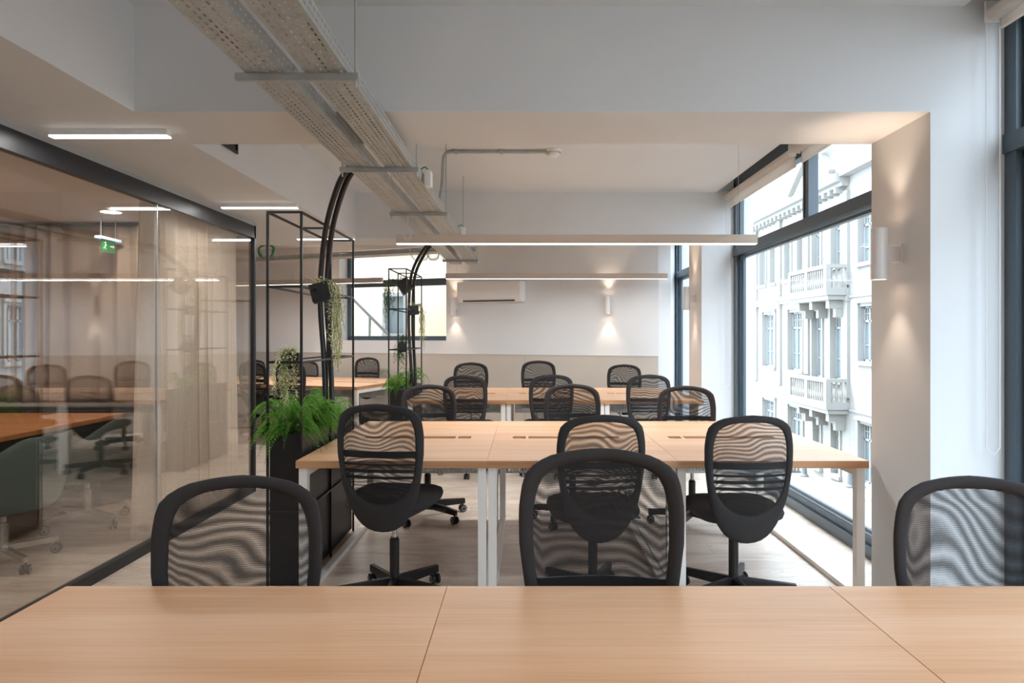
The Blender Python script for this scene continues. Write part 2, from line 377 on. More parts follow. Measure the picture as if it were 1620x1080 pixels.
# bucket armchairs in the meeting room
def caster(mb_w, c, a, r=.028):
    """twin wheel caster; c = floor contact point, a = heading"""
    xf = Matrix.Translation(Vector(c)+Vector((0, 0, r))) @ Matrix.Rotation(a, 4, 'Z')
    for s in (-1, 1):
        x = s*.016
        mb_w.lathe([(0, x-.009), (r*.8, x-.009), (r, x-.006), (r, x+.006), (r*.8, x+.009), (0, x+.009)], n=18, axis='x', xf=xf)
        xo = x+s*.0095
        mb_w.lathe([(r*.72, xo), (r*.72, xo+s*.0015), (r*.46, xo+s*.0015), (r*.46, xo)], n=18, axis='x', xf=xf, mi=1)
    mb_w.lathe([(.007, 0), (.007, .045), (0, .045)], c=(0, 0, 0), n=8, xf=xf)
def armchair(loc, rz, label):
    o = empty('meeting_chair', loc, rz); tag(o, label, 'chair', 'grey armchairs in the meeting room')
    v = []; N = 28; R = 10
    for j in range(R+1):
        t = j/R
        for i in range(N+1):
            a = PI*(-.12+1.24*i/N)          # opening towards local +y
            s_ = max(0, math.sin((a+.0)))
            back = .5-.5*math.cos(2*PI*i/N)
            rim = .56+.24*min(1, back*1.25)
            rr = .24+.11*t**.6
            z = .36+(rim-.36)*t**1.5
            v.append((rr*math.cos(a)*1.02, -rr*math.sin(a)*1.0+.02, z))
    W = N+1; f = [(j*W+i, j*W+i+1, (j+1)*W+i+1, (j+1)*W+i) for j in range(R) for i in range(N)]
    MB().add(v, f).build('shell', 'grey_uphol', o, smooth=True, solid=.045, sub=1)
    sh = [(0, .33), (.12, .335), (.22, .36), (.262, .40), (.265, .43), (.24, .455), (0, .465)]
    MB().lathe(sh, n=28).build('seat', 'grey_uphol', o, smooth=True)
    MB().lathe([(.0, .09), (.028, .09), (.028, .26), (.018, .262), (.018, .34), (0, .34)], n=16).build('column', 'chrome', o, smooth=False)
    for k in range(4):
        a = PI/4+k*PI/2+.25; d = Vector((math.cos(a), math.sin(a), 0))
        MB().bar(d*.02+Vector((0, 0, .105)), d*.30+Vector((0, 0, .085)), .03, .035).build('leg', 'chrome', o, bevel=.003)
        cw = MB(); caster(cw, d*.29, a+.8); cw.build('caster', ['black_plastic', 'grey_ring'], o)
    return o
armchair((-3.17, 3.98, 0), PI/2, 'nearest grey upholstered bucket armchair on chrome wheeled base, behind the glass wall')
armchair((-3.24, 4.85, 0), PI/2+.12, 'further grey upholstered bucket armchair, half hidden by the edge of the curtain')

# exit sign and downlights
o = empty('exit_sign', (-3.55, 5.58, 2.2)); tag(o, 'small green hanging exit sign with white running figure and arrow, in the meeting room', 'sign')
MB().box(-.004, .004, -.09, .09, -.105, 0).build('panel', 'sign_green', o)
pg = MB()
for s_ in (.0045,):
    def sb(y0, y1, z0, z1): pg.box(s_, s_+.001, y0, y1, z0, z1)
    pg.lathe([(0, s_), (.008, s_), (.008, s_+.001), (0, s_+.001)], c=(0, -.045, -.025), n=12, axis='x')
    pg.bar((s_, -.045, -.035), (s_, -.05, -.06), .001, .012, up=(1, 0, 0)); pg.bar((s_, -.05, -.06), (s_, -.035, -.085), .006, .001, up=(1, 0, 0))
    pg.bar((s_, -.05, -.06), (s_, -.068, -.08), .006, .001, up=(1, 0, 0)); pg.bar((s_, -.045, -.04), (s_, -.025, -.052), .005, .001, up=(1, 0, 0))
    pg.build('pictogram', 'sign_white', o); pg = MB(); sb(.02, .06, -.056, -.046); pg.add([(s_, .055, -.035), (s_, .078, -.051), (s_, .055, -.067)], [(0, 1, 2)])

pg.build('arrow', 'sign_white', o)
MB().box(-.025, .025, -.14, .14, 0, .02).build('housing', 'sign_led', o)
for y_ in (-.1, .094): MB().box(-.003, .003, y_, y_+.006, .02, .19).build('hanger', 'silver', o)
for (x, y, lb) in ((-3.35, 5.3, 'small round downlight in the meeting room ceiling above the grey armchairs'), (-3.35, 3.1, 'small round downlight added out of view beside the camera to brighten the meeting room'), (-5.2, 4.3, 'small round downlight added out of view beyond the table to brighten the meeting room')):  # last two are unseen extras, added to brighten the curtain and room
    o = empty('downlight', (x, y, ZS)); tag(o, lb, 'lamp')
    MB().lathe([(.0, -.004), (.075, -.004)], n=24).build('diffuser', 'down_glow', o)
    MB().lathe([(.075, -.006), (.088, -.006), (.09, 0)], n=24).build('trim_ring', 'white_plastic', o)
    ld = bpy.data.lights.new('downlight_lamp', 'AREA'); ld.shape = 'DISK'; ld.size = .14; ld.energy = 6; ld.color = (1, .92, .84)
    lo = bpy.data.objects.new('downlight_lamp', ld); C.objects.link(lo); lo.location = (0, 0, -.012); lo.parent = o

# ---------------------------------------------------------------- desks
TH = .038
def bench_desk(loc, rz, slots, label, W=.992, D=1.58, depth_off=0):
    o = empty('bench_desk', loc, rz); tag(o, label, 'desk', 'white framed oak bench desks')
    # top with cable openings along the middle
    zt = .74; y0, ym0, ym1, y1 = 0, D/2-.045, D/2+.045, D
    t = MB(); t.box(0, W, y0, ym0, zt-TH, zt); t.box(0, W, ym1, y1, zt-TH, zt)
    xs = [0]
    for a, b in slots: xs += [a, b]
    xs.append(W)
    for i in range(0, len(xs), 2): t.box(xs[i], xs[i+1], ym0, ym1, zt-TH, zt)
    top = t.build('desktop', 'oak', o)
    e = MB(); e.box(.0, W, -.0015, -.0001, zt-TH, zt-.0015); e.box(0, W, D+.0001, D+.0015, zt-TH, zt-.0015)
    e.box(-.0015, -.0001, 0, D, zt-TH, zt-.0015); e.box(W+.0001, W+.0015, 0, D, zt-TH, zt-.0015)
    e.build('edge_band', 'oak_edge', top)
    for (xa, xb) in ((.004, .048), (W-.048, W-.004)):
        fr = MB(); z1 = zt-TH-.004
        fr.box(xa, xb, .03, .075, 0, z1); fr.box(xa, xb, D-.075, D-.03, 0, z1)
        fr.box(xa, xb, .075, D-.075, z1-.045, z1); fr.box(xa, xb, .075, D-.075, 0, .03)
        fr.build('leg_frame', 'white_metal', o, bevel=.002)
    MB().box(.05, W-.05, D/2-.2, D/2-.17, zt-TH-.045, zt-TH-.004).box(.05, W-.05, D/2+.17, D/2+.2, zt-TH-.045, zt-TH-.004).build('crossbeam', 'white_metal', o)
    ct = MB(); n = 40
    for i in range(n):
        x = .08+(W-.16)*i/n; ct.box(x, x+.012, D/2-.13, D/2+.13, zt-TH-.16, zt-TH-.155); ct.box(x, x+.012, D/2-.135, D/2-.13, zt-TH-.16, zt-TH-.06); ct.box(x, x+.012, D/2+.13, D/2+.135, zt-TH-.16, zt-TH-.06)
    ct.box(.08, W-.08, D/2-.137, D/2-.129, zt-TH-.065, zt-TH-.055); ct.box(.08, W-.08, D/2+.129, D/2+.137, zt-TH-.065, zt-TH-.055)
    ct.box(.08, W-.08, D/2-.137, D/2-.129, zt-TH-.162, zt-TH-.15)
    ct.build('cable_tray', 'silver', o)
    return o
S_R = [(.16, .745), (.762, .845)]          # long slot then short one at the right
S_L = [(.118, .20), (.217, .80)]
X0 = -1.2
rows = [(.134, 'nearest the camera'), (3.42, 'in the middle row'), (6.60, 'in the third row')]
names = ['left', 'middle', 'right']
lbl = {
 (0, 0): 'oak desk in the foreground row, its left unit beside the glass wall',
 (0, 1): 'oak desk filling the centre of the foreground row, between two seams',
 (0, 2): 'oak desk at the right of the foreground row, by the window',
 (1, 0): 'oak desk of the second row beside the black planter with ferns',
 (1, 1): 'oak desk in the centre of the second row, one chair in front of it',
 (1, 2): 'oak desk at the window end of the second row, against the beige pillar',
 (2, 0): 'oak desk of the third row beside the far planter',
 (2, 1): 'oak desk in the centre of the third row from the front',
 (2, 2): 'oak desk at the window end of the third row, far pillar beside it'}
for ri, (y, _) in enumerate(rows):
    for k in range(3):
        bench_desk((X0+k*.9945, y, 0), 0, S_R if k == 0 else S_L, lbl[(ri, k)])
# turned row at the far left
la = math.atan2(-.2873, .9578); dl = Vector((-.9578, .2873, 0))
for k in range(3):
    p = Vector((-2.15, 8.30, 0))+dl*(.9945*(k+1))
    bench_desk(p, la, S_R if k == 0 else S_L, ['oak desk of the slanted far left row, its end next to the far planter', 'oak desk of the slanted far left row, seen through the near planter frame', 'oak desk of the slanted far left row, mostly behind the meeting room glass'][k])

# ---------------------------------------------------------------- office chairs
OUT = [(0, 0), (.002, .04), (.008, .09), (.017, .135), (.034, .176), (.06, .204), (.10, .2165), (.16, .2235), (.25, .222), (.334, .211), (.42, .198), (.463, .186), (.506, .172), (.548, .153), (.59, .125), (.615, .099), (.633, .068), (.642, .036), (.645, 0)]
INN = [(.036, 0), (.038, .05), (.043, .09), (.056, .13), (.078, .158), (.11, .174), (.16, .183), (.25, .184), (.334, .177), (.38, .166), (.415, .149), (.445, .126), (.47, .095), (.487, .055), (.495, .02), (.497, 0)]
def closed(prof):
    pts = [(hw, -d) for d, hw in prof]                      # right side top -> bottom
    return pts+[(-hw, z) for hw, z in reversed(pts[1:-1])]
def polar(prof, n, cz):
    pts = closed(prof); res = []
    for k in range(n):
        a = 2*PI*k/n; dx, dz = math.sin(a), math.cos(a); best = None
        for i in range(len(pts)):
            p = pts[i]; q = pts[(i+1) % len(pts)]
            ax, az = p[0], p[1]-cz; ex, ez = q[0]-p[0], q[1]-p[1]
            den = dx*ez-dz*ex
            if abs(den) < 1e-9: continue
            t = (ax*ez-az*ex)/den; s_ = (ax*dz-az*dx)/den
            if t > 0 and -1e-6 <= s_ <= 1+1e-6: best = t if best is None else min(best, t)
        res.append((dx*best, cz+dz*best))
    return res
NA = 64; CZ = -.27
PO = polar(OUT, NA, CZ); PN = polar(INN, NA, CZ)
def back_y(x, z):
    """depth of the back surface (local, negative = behind the sitter); z from the top edge down"""
    h = -z
    return -.252+.055*(h/.645)-.020*math.sin(h/.645*PI*1.15)+.9*x*x
def make_chair():
    o = empty('office_chair'); tag(o, 'x', 'chair', 'black mesh office chairs')
    ZT = 1.01
    def Q(x, z, off=0.): return (x, back_y(x, z)+off, ZT+z)
    # frame: rounded ring between the outer and the inner outline
    f = MB(); v = []; K = 10
    for k in range(NA):
        (xo, zo), (xi, zi) = PO[k], PN[k]
        for j in range(K):
            a = 2*PI*j/K; t = .5+.5*math.cos(a); wdt = math.hypot(xo-xi, zo-zi)
            off = math.sin(a)*(.014 if wdt < .07 else .013)
            v.append(Q(xi+(xo-xi)*t, zi+(zo-zi)*t, off))
    fc = [(k*K+j, ((k+1) % NA)*K+j, ((k+1) % NA)*K+(j+1) % K, k*K+(j+1) % K) for k in range(NA) for j in range(K)]
    fb = f.add(v, fc).build('back_frame', 'chair_fabric', o, smooth=True)
    def hw(prof, z):
        d = -z
        for (a, b), (c, e) in zip(prof, prof[1:]):
            if a <= d <= c and c > a: return b+(e-b)*(d-a)/(c-a)
        return 0
    for nm, mt, off in (('mesh', 'mesh_back', -.008), ('mesh', 'mesh_front', .008)):
        v = [Q(0, CZ, off)]; R = 7
        for j in range(1, R+1):
            t = j/R*1.03
            for k in range(NA):
                x, z = PN[k]; v.append(Q(x*t, CZ+(z-CZ)*t, off*(1 if j < R else .5)))
        fc = [(0, 1+k, 1+(k+1) % NA) for k in range(NA)]
        for j in range(R-1):
            b = 1+j*NA; fc += [(b+k, b+NA+k, b+NA+(k+1) % NA, b+(k+1) % NA) for k in range(NA)]
        MB().add(v, fc).build('back_mesh', mt, o, smooth=True)
    # lumbar slats between the two mesh layers
    lb = MB()
    for (z0, z1) in ((-.232, -.266), (-.292, -.304), (-.322, -.338), (-.356, -.371)):
        h0 = hw(INN, (z0+z1)/2)+.006; N = 12; v = []
        for i in range(N+1):
            x = (-1+2*i/N)*h0
            for (z, off) in ((z0, -.004), (z0, .004), (z1, .004), (z1, -.004)): v.append(Q(x, z, off))
        lb.add(v, [(i*4+j, (i+1)*4+j, (i+1)*4+(j+1) % 4, i*4+(j+1) % 4) for i in range(N) for j in range(4)]+[(3, 2, 1, 0), (N*4, N*4+1, N*4+2, N*4+3)])
    lb.build('lumbar_slats', 'black_plastic', o)
    # seat cushion
    v = []; N = 40; rings = [(.0, .455), (.55, .452), (.86, .457), (.97, .475), (1.0, .497), (.97, .517), (.86, .528), (.5, .531), (0, .528)]
    for (sc, z) in rings:
        for k in range(N):
            a = 2*PI*k/N; ca, sa = math.cos(a), math.sin(a); e = .62
            x = .235*sc*abs(ca)**e*(1 if ca > 0 else -1); y = .235*sc*abs(sa)**e*(1 if sa > 0 else -1)
            v.append((x, y+.02, z-(.02*max(0, (y-.12)/.12)**2 if y > .12 else 0)))
    MB().add(v, [(i*N+k, i*N+(k+1) % N, (i+1)*N+(k+1) % N, (i+1)*N+k) for i in range(len(rings)-1) for k in range(N)]).build('seat', 'chair_fabric', o, smooth=True)
    # bracket seat -> back
    br = MB(); br.bar((0, .05, .445), (0, -.16, .435), .09, .02); br.bar((0, -.155, .435), (0, -.215, .50), .085, .02)
    br.box(-.09, .09, -.07, .09, .425, .455)
    mech = br.build('tilt_mechanism', 'black_plastic', o, bevel=.004)
    MB().bar((.08, .03, .438), (.225, .035, .43), .012, .010).bar((.215, .035, .43), (.262, .035, .424), .03, .008).build('lever', 'black_plastic', mech)
    MB().lathe([(.0, .07), (.021, .07), (.025, .09), (.025, .325), (.020, .33), (.020, .335), (.0, .335)], n=18).build('column', 'black_metal', o, smooth=False)
    MB().lathe([(.0135, .25), (.0135, .43)], n=14).build('gas_piston', 'chrome', o, smooth=True)
    for k in range(5):
        a = -PI/2+k*2*PI/5+.12; d = Vector((math.cos(a), math.sin(a), 0)); n_ = Vector((-d.y, d.x, 0))
        lg = MB(); w0, w1 = .016, .013
        A, B = d*.012, d*.315
        v = [A-n_*w0+Vector((0, 0, .07)), A+n_*w0+Vector((0, 0, .07)), A+n_*w0+Vector((0, 0, .130)), A-n_*w0+Vector((0, 0, .125)),
             B-n_*w1+Vector((0, 0, .064)), B+n_*w1+Vector((0, 0, .064)), B+n_*w1+Vector((0, 0, .104)), B-n_*w1+Vector((0, 0, .104))]
        lg.add(v, [(0, 1, 2, 3), (7, 6, 5, 4), (0, 4, 5, 1), (1, 5, 6, 2), (2, 6, 7, 3), (3, 7, 4, 0)])
        lg.build('leg', 'black_metal', o, bevel=.003)
        cw = MB(); caster(cw, d*.298, a+random.uniform(0, 3)); cw.build('caster', ['black_plastic', 'grey_ring'], o)
    return o
ch0 = make_chair(); used = [False]
def chair(px, Yb, facing, rot, ytop, label):
    """px = centre of the back in the photo, Yb = distance of the back, facing +1 = sitter faces away from us"""
    X = (px-833)*Yb/1040 if px > 50 else px
    zt = CAMZ-(ytop-530)*Yb/1040; lift = max(-.03, min(.08, zt-1.01))
    rz = (0 if facing > 0 else PI)+rot
    off = Vector((0, -.235, 0)); off.rotate(Matrix.Rotation(rz, 3, 'Z'))
    loc = Vector((X, Yb, 0))-off
    if not used[0]:
        used[0] = True; r = ch0; r.location = loc; r.rotation_euler = (0, 0, rz); r['label'] = label
    else: r = dup(ch0, loc, rz, label)
    for c in r.children:                        # height setting: everything above the column moves
        n_ = c.name.split('.')[0]
        if n_ == 'lumbar_slats' and Yb < 2: c.location.z = lift-.12; continue
        if n_ in ('back_frame', 'back_shell', 'back_mesh', 'lumbar_slats', 'seat', 'tilt_mechanism', 'gas_piston'): c.location.z = lift
    return r
CH = [
 (381, 1.80, -1, .10, 753, 'mesh office chair behind the foreground desk, in front of the black planter'),
 (950, 1.80, -1, -.02, 710, 'mesh office chair behind the centre of the foreground desk, largest and tallest in view'),
 (1539, 1.80, -1, -.06, 754, 'mesh office chair behind the foreground desk at the window side, before the white pillar'),
 (598.5, 3.22, 1, -.14, 638, 'mesh office chair turned from us before the second row, next to the ferns'),
 (953, 3.22, 1, .10, 655, 'mesh office chair in front of the second row, seen over the tallest foreground chair'),
 (1188, 3.22, 1, .05, 656, 'mesh office chair, whole back showing, before the second row by the big window'),
 (678, 5.28, -1, .12, 608, 'mesh office chair behind the second row, before the far planter'),
 (905, 5.18, -1, -.05, 607, 'mesh office chair behind the centre of the second row'),
 (1085, 5.05, -1, -.05, 610, 'mesh office chair behind the window end of the second row'),
 (735, 6.42, 1, -.12, 593, 'mesh office chair in front of the third row, below the air conditioner'),
 (873, 6.42, 1, .14, 592, 'mesh office chair in front of the centre of the third row'),
 (1027, 6.42, 1, .06, 592, 'mesh office chair in front of the third row at the window end'),
 (745, 8.42, -1, .1, 573, 'mesh office chair behind the third row, against the taupe panelling under the air conditioner'),
 (852, 8.42, -1, -.1, 570, 'mesh office chair behind the centre of the third row, against the taupe panelling'),
 (988, 8.42, -1, -.35, 576, 'mesh office chair behind the third row, below the right wall lamp'),
 (458, 8.28, 1, -.3, 572, 'black office chair in front of the slanted far left row, behind the pale trailing plant'),
 (582, 10.22, -1, -.33, 565, 'black office chair beyond the slanted far left row, between the two planter frames'),
 (487, 10.56, -1, -.33, 571, 'black office chair beyond the slanted far left row, behind a planter post'),
 (404, 10.88, -1, -.33, 569, 'black office chair beyond the slanted far left row, cut by the glass wall edge'),
 (398, 8.75, 1, -.3, 572, 'black office chair before the slanted far left row, behind the glass wall corner'),
]
for c in CH: chair(*c)

# ---------------------------------------------------------------- planters with tall frames
def planter(loc, lb_, L=1.09, Wd=.197):
    o = empty('planter_stand', loc); tag(o, lb_, 'planter', 'black planters with tall open frames')
    bx = MB(); bx.box(.014, Wd-.014, .014, L-.014, 0.02, .80); bx.box(.014, .026, .014, L-.014, .8, .84); bx.box(Wd-.026, Wd-.014, .014, L-.014, .8, .84)
    bx.box(.026, Wd-.026, .014, .026, .8, .84); bx.box(.026, Wd-.026, L-.026, L-.014, .8, .84)
    bx.build('planter_box', 'black_metal', o)
    MB().box(.027, Wd-.027, .027, L-.027, .8, .815).build('soil', 'soil', o)
    t = .006
    for x in (t, Wd-t):
        for y in (t, L/2, L-t): MB().box(x-t, x+t, y-t, y+t, 0, 2.074).build('post', 'black_metal', o)
    for z in (2.068, 1.66, 1.245, .42):
        r_ = MB()
        for x in (t, Wd-t): r_.box(x-t, x+t, 2*t, L-2*t, z-t, z+t)
        for y in (t, L-t)+((L/2,) if z > 2 else ()): r_.box(2*t, Wd-2*t, y-t, y+t, z-t, z+t)
        r_.build('rail', 'black_metal', o)
    return o
planter((-1.426, 3.60, 0), 'near black planter box with tall open frame, at the end of the second desk row')
planter((-1.405, 6.67, 0), 'far black planter box with a tall open steel frame, before the slanted desk row', .98, .19)

def leaf(mb, p, d, L, wd, up=Vector((0, 0, 1)), bend=.2):
    d = d.normalized(); s_ = d.cross(up)
    if s_.length < .1: s_ = d.cross(Vector((1, 0, 0)))
    s_.normalize(); n_ = s_.cross(d)
    a = p; b = p+d*L*.45+s_*wd/2-n_*0; c = p+d*L-n_*L*bend; e = p+d*L*.45-s_*wd/2; m_ = p+d*L*.5+n_*wd*.12
    mb.add([a, b, c, e, m_], [(0, 1, 4), (1, 2, 4), (2, 3, 4), (3, 0, 4)])
def fern(loc, R, n, label, seed, hmax=.17, dirs=None, droop=1.0):
    o = empty('fern', loc); tag(o, label, 'plant', 'bright green ferns in the planters'); rnd = random.Random(seed)
    lm, sm = MB(), MB()
    for i in range(n):
        a = rnd.uniform(0, 2*PI) if dirs is None else rnd.gauss(rnd.choice(dirs), .45)
        Lh = R*rnd.uniform(.6, 1.1); hh = hmax*rnd.uniform(.3, 1.1); dr = droop*rnd.uniform(.5, 1.1)
        d = Vector((math.cos(a), math.sin(a), 0)); pts = []
        for k in range(11):
            t = k/10; pts.append(d*(Lh*t+.01)+Vector((0, 0, hh*4*t*(1-t*.62)*.9-dr*Lh*.95*t**2.6+.005)))
        sm.tube(pts, [.0018*(1-.6*k/10) for k in range(11)], 4, cap=False)
        s_ = Vector((-d.y, d.x, 0))
        for k in range(2, 30):
            t = k/30; j = min(9, int(t*10)); q = pts[j].lerp(pts[j+1], t*10-j); tg = (pts[j+1]-pts[j]).normalized()
            ll = .034*math.sin(PI*min(1, t*1.02+.06))**.7+.004
            for sg in (-1, 1): leaf(lm, q, s_*sg+tg*.55+Vector((0, 0, rnd.uniform(-.1, .25))), ll, .0085, bend=.15)
    lm.build('fronds', 'leaf', o); sm.build('stems', 'stem', o)
    return o
fern((-1.34, 3.70, .815), .20, 70, 'bright green fern spilling over the front of the near planter', 1)
fern((-1.33, 3.98, .815), .22, 60, 'bright green fern leaning to the desk from the middle of the near planter', 2, dirs=[0, .4, -.5, 3.0])
fern((-1.33, 4.40, .815), .2, 26, 'bright green fern at the back of the near planter', 3)
fern((-1.34, 6.78, .815), .19, 36, 'bright green fern at the front of the far planter', 4)
fern((-1.27, 7.3, .815), .19, 30, 'bright green fern at the back of the far planter, behind the conduits', 5)

def trailing(loc, tilt, n, length, spread, matn, label, seed, toward=(1, 0), lsize=.02, pot=.1, bushy=.05):
    """hanging pot clipped in the frame with trailing stems"""
    o = empty('trailing_plant', loc); tag(o, label, 'plant', 'hanging plants in the frames'); rnd = random.Random(seed)
    p_ = MB(); h = pot/2; xf = Matrix.Rotation(tilt, 4, 'Y') @ Matrix.Rotation(.2, 4, 'Z')
    # open box pot
    t = .004
    p_.box(-h, h, -h, h, -h, -h+t, xf=xf); p_.box(-h, -h+t, -h, h, -h, h, xf=xf); p_.box(h-t, h, -h, h, -h, h, xf=xf); p_.box(-h, h, -h, -h+t, -h, h, xf=xf); p_.box(-h, h, h-t, h, -h, h, xf=xf)
    pt = p_.build('pot', 'black_metal', o)
    MB().box(-h+t, h-t, -h+t, h-t, h*.6, h*.7, xf=xf).build('soil', 'soil', pt)
    top = (xf @ Vector((0, 0, h)))
    lm, sm = MB(), MB(); tx, ty = toward
    for i in range(n):
        st = top+Vector((rnd.uniform(-h, h)*.5+tx*h*.5, rnd.uniform(-h, h)*.5+ty*h*.5, 0))
        ex = Vector((tx, ty, 0))*(pot*.7)+Vector((rnd.uniform(-1, 1), rnd.uniform(-1, 1), 0))*spread
        Ln = length*rnd.uniform(.35, 1.0); pts = []
        for k in range(13):
            t_ = k/12; hor = min(1, t_*5)**.7
            pts.append(st+Vector((ex.x*hor+.006*math.sin(k*1.3+i), ex.y*hor+.006*math.cos(k*1.1+i), .03*math.sin(min(1, t_*5)*PI)-Ln*max(0, t_-.06))))
        sm.tube(pts, .0012, 4, cap=False)
        N = max(8, int(Ln/.0075))
        for k in range(N):
            t_ = k/N; j = min(11, int(t_*12)); q = pts[j].lerp(pts[j+1], t_*12-j)
            a = rnd.uniform(0, 2*PI); leaf(lm, q, Vector((math.cos(a), math.sin(a), rnd.uniform(-.9, .3))), lsize*rnd.uniform(.7, 1.2), lsize*.5)
    for i in range(int(60*bushy/.05)):
        a = rnd.uniform(0, 2*PI); rr = rnd.uniform(0, h*1.1)
        leaf(lm, top+Vector((math.cos(a)*rr, math.sin(a)*rr, rnd.uniform(-.01, bushy*.7))), Vector((math.cos(a), math.sin(a), rnd.uniform(-.2, 1))), lsize*1.2, lsize*.5)
    lm.build('leaves', matn, o); sm.build('stems', 'stem', o)
    return o
trailing((-1.215, 3.88, 1.645), -.25, 18, .56, .028, 'leaf_pale', 'pale trailing plant hanging long from a tilted black pot by the black conduits', 21, (1.1, 0), .022, .105)
trailing((-1.335, 3.72, 1.25), .1, 18, .40, .045, 'leaf_pale', 'pale trailing plant cascading from the lower shelf down to the near fern', 22, (-.1, -.9), .024, .09)
trailing((-1.27, 6.86, 1.905), -.6, 14, .52, .03, 'leaf_dark', 'dark green trailing plant at the top of the far frame, before the back window', 23, (-1.1, 0), .024, .13)
trailing((-1.225, 7.15, 1.665), -.1, 14, .55, .03, 'leaf_pale', 'pale grey-green trailing plant hanging at the right of the far frame', 24, (1.0, 0), .02, .10)
trailing((-1.31, 6.95, 1.26), .0, 16, .26, .07, 'leaf_dark', 'small bushy dark plant on the lower shelf of the far frame', 25, (0, 0), .028, .09, .12)

# black conduits bending down into the planters
def bez(pts, n=8):
    pts = [Vector(p) for p in pts]; res = []
    for i in range(len(pts)-1):
        p0 = pts[max(0, i-1)]; p1 = pts[i]; p2 = pts[i+1]; p3 = pts[min(len(pts)-1, i+2)]
        for k in range(n):
            t = k/n; res.append(.5*((2*p1)+(p2-p0)*t+(2*p0-5*p1+4*p2-p3)*t*t+(3*p1-p0-3*p2+p3)*t**3))
    res.append(pts[-1]); return res
def conduit(path, off, label):
    o = MB().tube(bez([Vector(p)+Vector(off) for p in path]), .0165, 12).build('flexible_conduit', 'hose', smooth=True)
    tag(o, label, 'conduit', 'black flexible conduits'); return o
pa = [(-.985, 3.70, 2.335), (-1.075, 3.82, 2.27), (-1.19, 3.98, 2.08), (-1.265, 4.12, 1.86), (-1.285, 4.15, 1.6), (-1.262, 4.15, 1.25), (-1.252, 4.15, 1.0), (-1.245, 4.15, .82)]
conduit(pa, (-.018, 0, 0), 'left one of the two black conduits bending down into the near planter')
conduit(pa, (.020, .012, .004), 'right one of the two black conduits bending down into the near planter')
pb = [(-.975, 6.75, 2.335), (-1.06, 6.85, 2.28), (-1.20, 7.05, 2.1), (-1.262, 7.2, 1.9), (-1.272, 7.2, 1.5), (-1.25, 7.2, 1.1), (-1.24, 7.2, .82)]
conduit(pb, (-.018, 0, 0), 'left one of the two black conduits bending down into the far planter')
conduit(pb, (.022, .012, 0), 'right one of the two black conduits bending down into the far planter')

# ---------------------------------------------------------------- perforated cable trays
def tray(loc, rz, Wd, L, label, H=.06, pitch=.034, ladder=False):
    o = empty('cable_tray', loc, rz); tag(o, label, 'cable tray', 'perforated galvanised cable trays')
    def plate(nx, wx, rowsx, f):
        """nx cells across; rowsx = indices of perforated cells"""
        mb = MB(); ny = int(L/pitch); v = []; xs = [0]
        for i in range(nx): xs.append(xs[-1]+wx[i])
        ys = []
        for j in range(ny): ys += [j*pitch, j*pitch+pitch*.5]
        ys.append(ny*pitch)
        for y in ys:
            for x in xs: v.append(f(x, y))
        W = len(xs); fc = []
        for j in range(len(ys)-1):
            for i in range(nx):
                if j % 2 == (i//2) % 2 and i in rowsx: continue
                if i in rowsx and j % 2 == (0 if (i//2) % 2 == 0 else 1): continue
                fc.append((j*W+i, j*W+i+1, (j+1)*W+i+1, (j+1)*W+i))
        return mb.add(v, fc)
    nr = 6 if not ladder else 3; gap = Wd/(nr*2+1)
    wx = []
    for i in range(nr): wx += [gap*1.3, gap*.66]
    wx.append(Wd-sum(wx))
    plate(len(wx), wx, set(range(1, 2*nr, 2)), lambda x, y: (x, y, 0)).build('tray_bottom', 'galv', o, solid=.0012)
    hs = [H*.22, H*.14, H*.28, H*.14, H*.22]
    for x0_ in (0, Wd):
        plate(5, hs, {1, 3}, lambda z, y: (x0_, y, z)).build('tray_side', 'galv', o, solid=.0012)
    return o
TZ = 2.285
tray((-.955, -1.0, TZ), 0, .137, 9.3, 'left one of the two long perforated cable trays running to the back wall')
tray((-.752, -1.0, TZ), 0, .144, 9.3, 'right one of the two long perforated cable trays running to the back wall')
ca = math.atan2(-.29, .957)
tray((-.66, 7.40, TZ+.07), PI/2+math.radians(-22), .20, 4.0, 'perforated cable tray crossing to the far left in front of the back window', .055, ladder=True)
k = 0
for y, lb_ in ((2.24, 'nearest galvanised crossbar under the two cable trays'), (3.49, 'second galvanised crossbar under the trays, just past the first beam'), (4.76, 'third galvanised crossbar under the trays, left of the upright grey pipe'), (6.05, 'fourth galvanised crossbar under the trays, hidden by the long pendant lamp'), (7.75, 'last galvanised crossbar under the trays, near the back wall')):
    o = empty('tray_hanger', (0, y, TZ-.02)); tag(o, lb_, 'bracket', 'crossbars carrying the cable trays')
    MB().box(-.99, -.57, -.014, .014, -.004, 0.019).box(-.985, -.575, -.016, -.010, -.010, -.004).build('crossbar', 'galv', o, bevel=.002)
    for x in (-.583, -.977) if y > 3 else (-.583,):
        MB().tube([(x, 0, -.03), (x, 0, ZC-TZ+.02)], .004, 6).build('threaded_rod', 'galv', o)
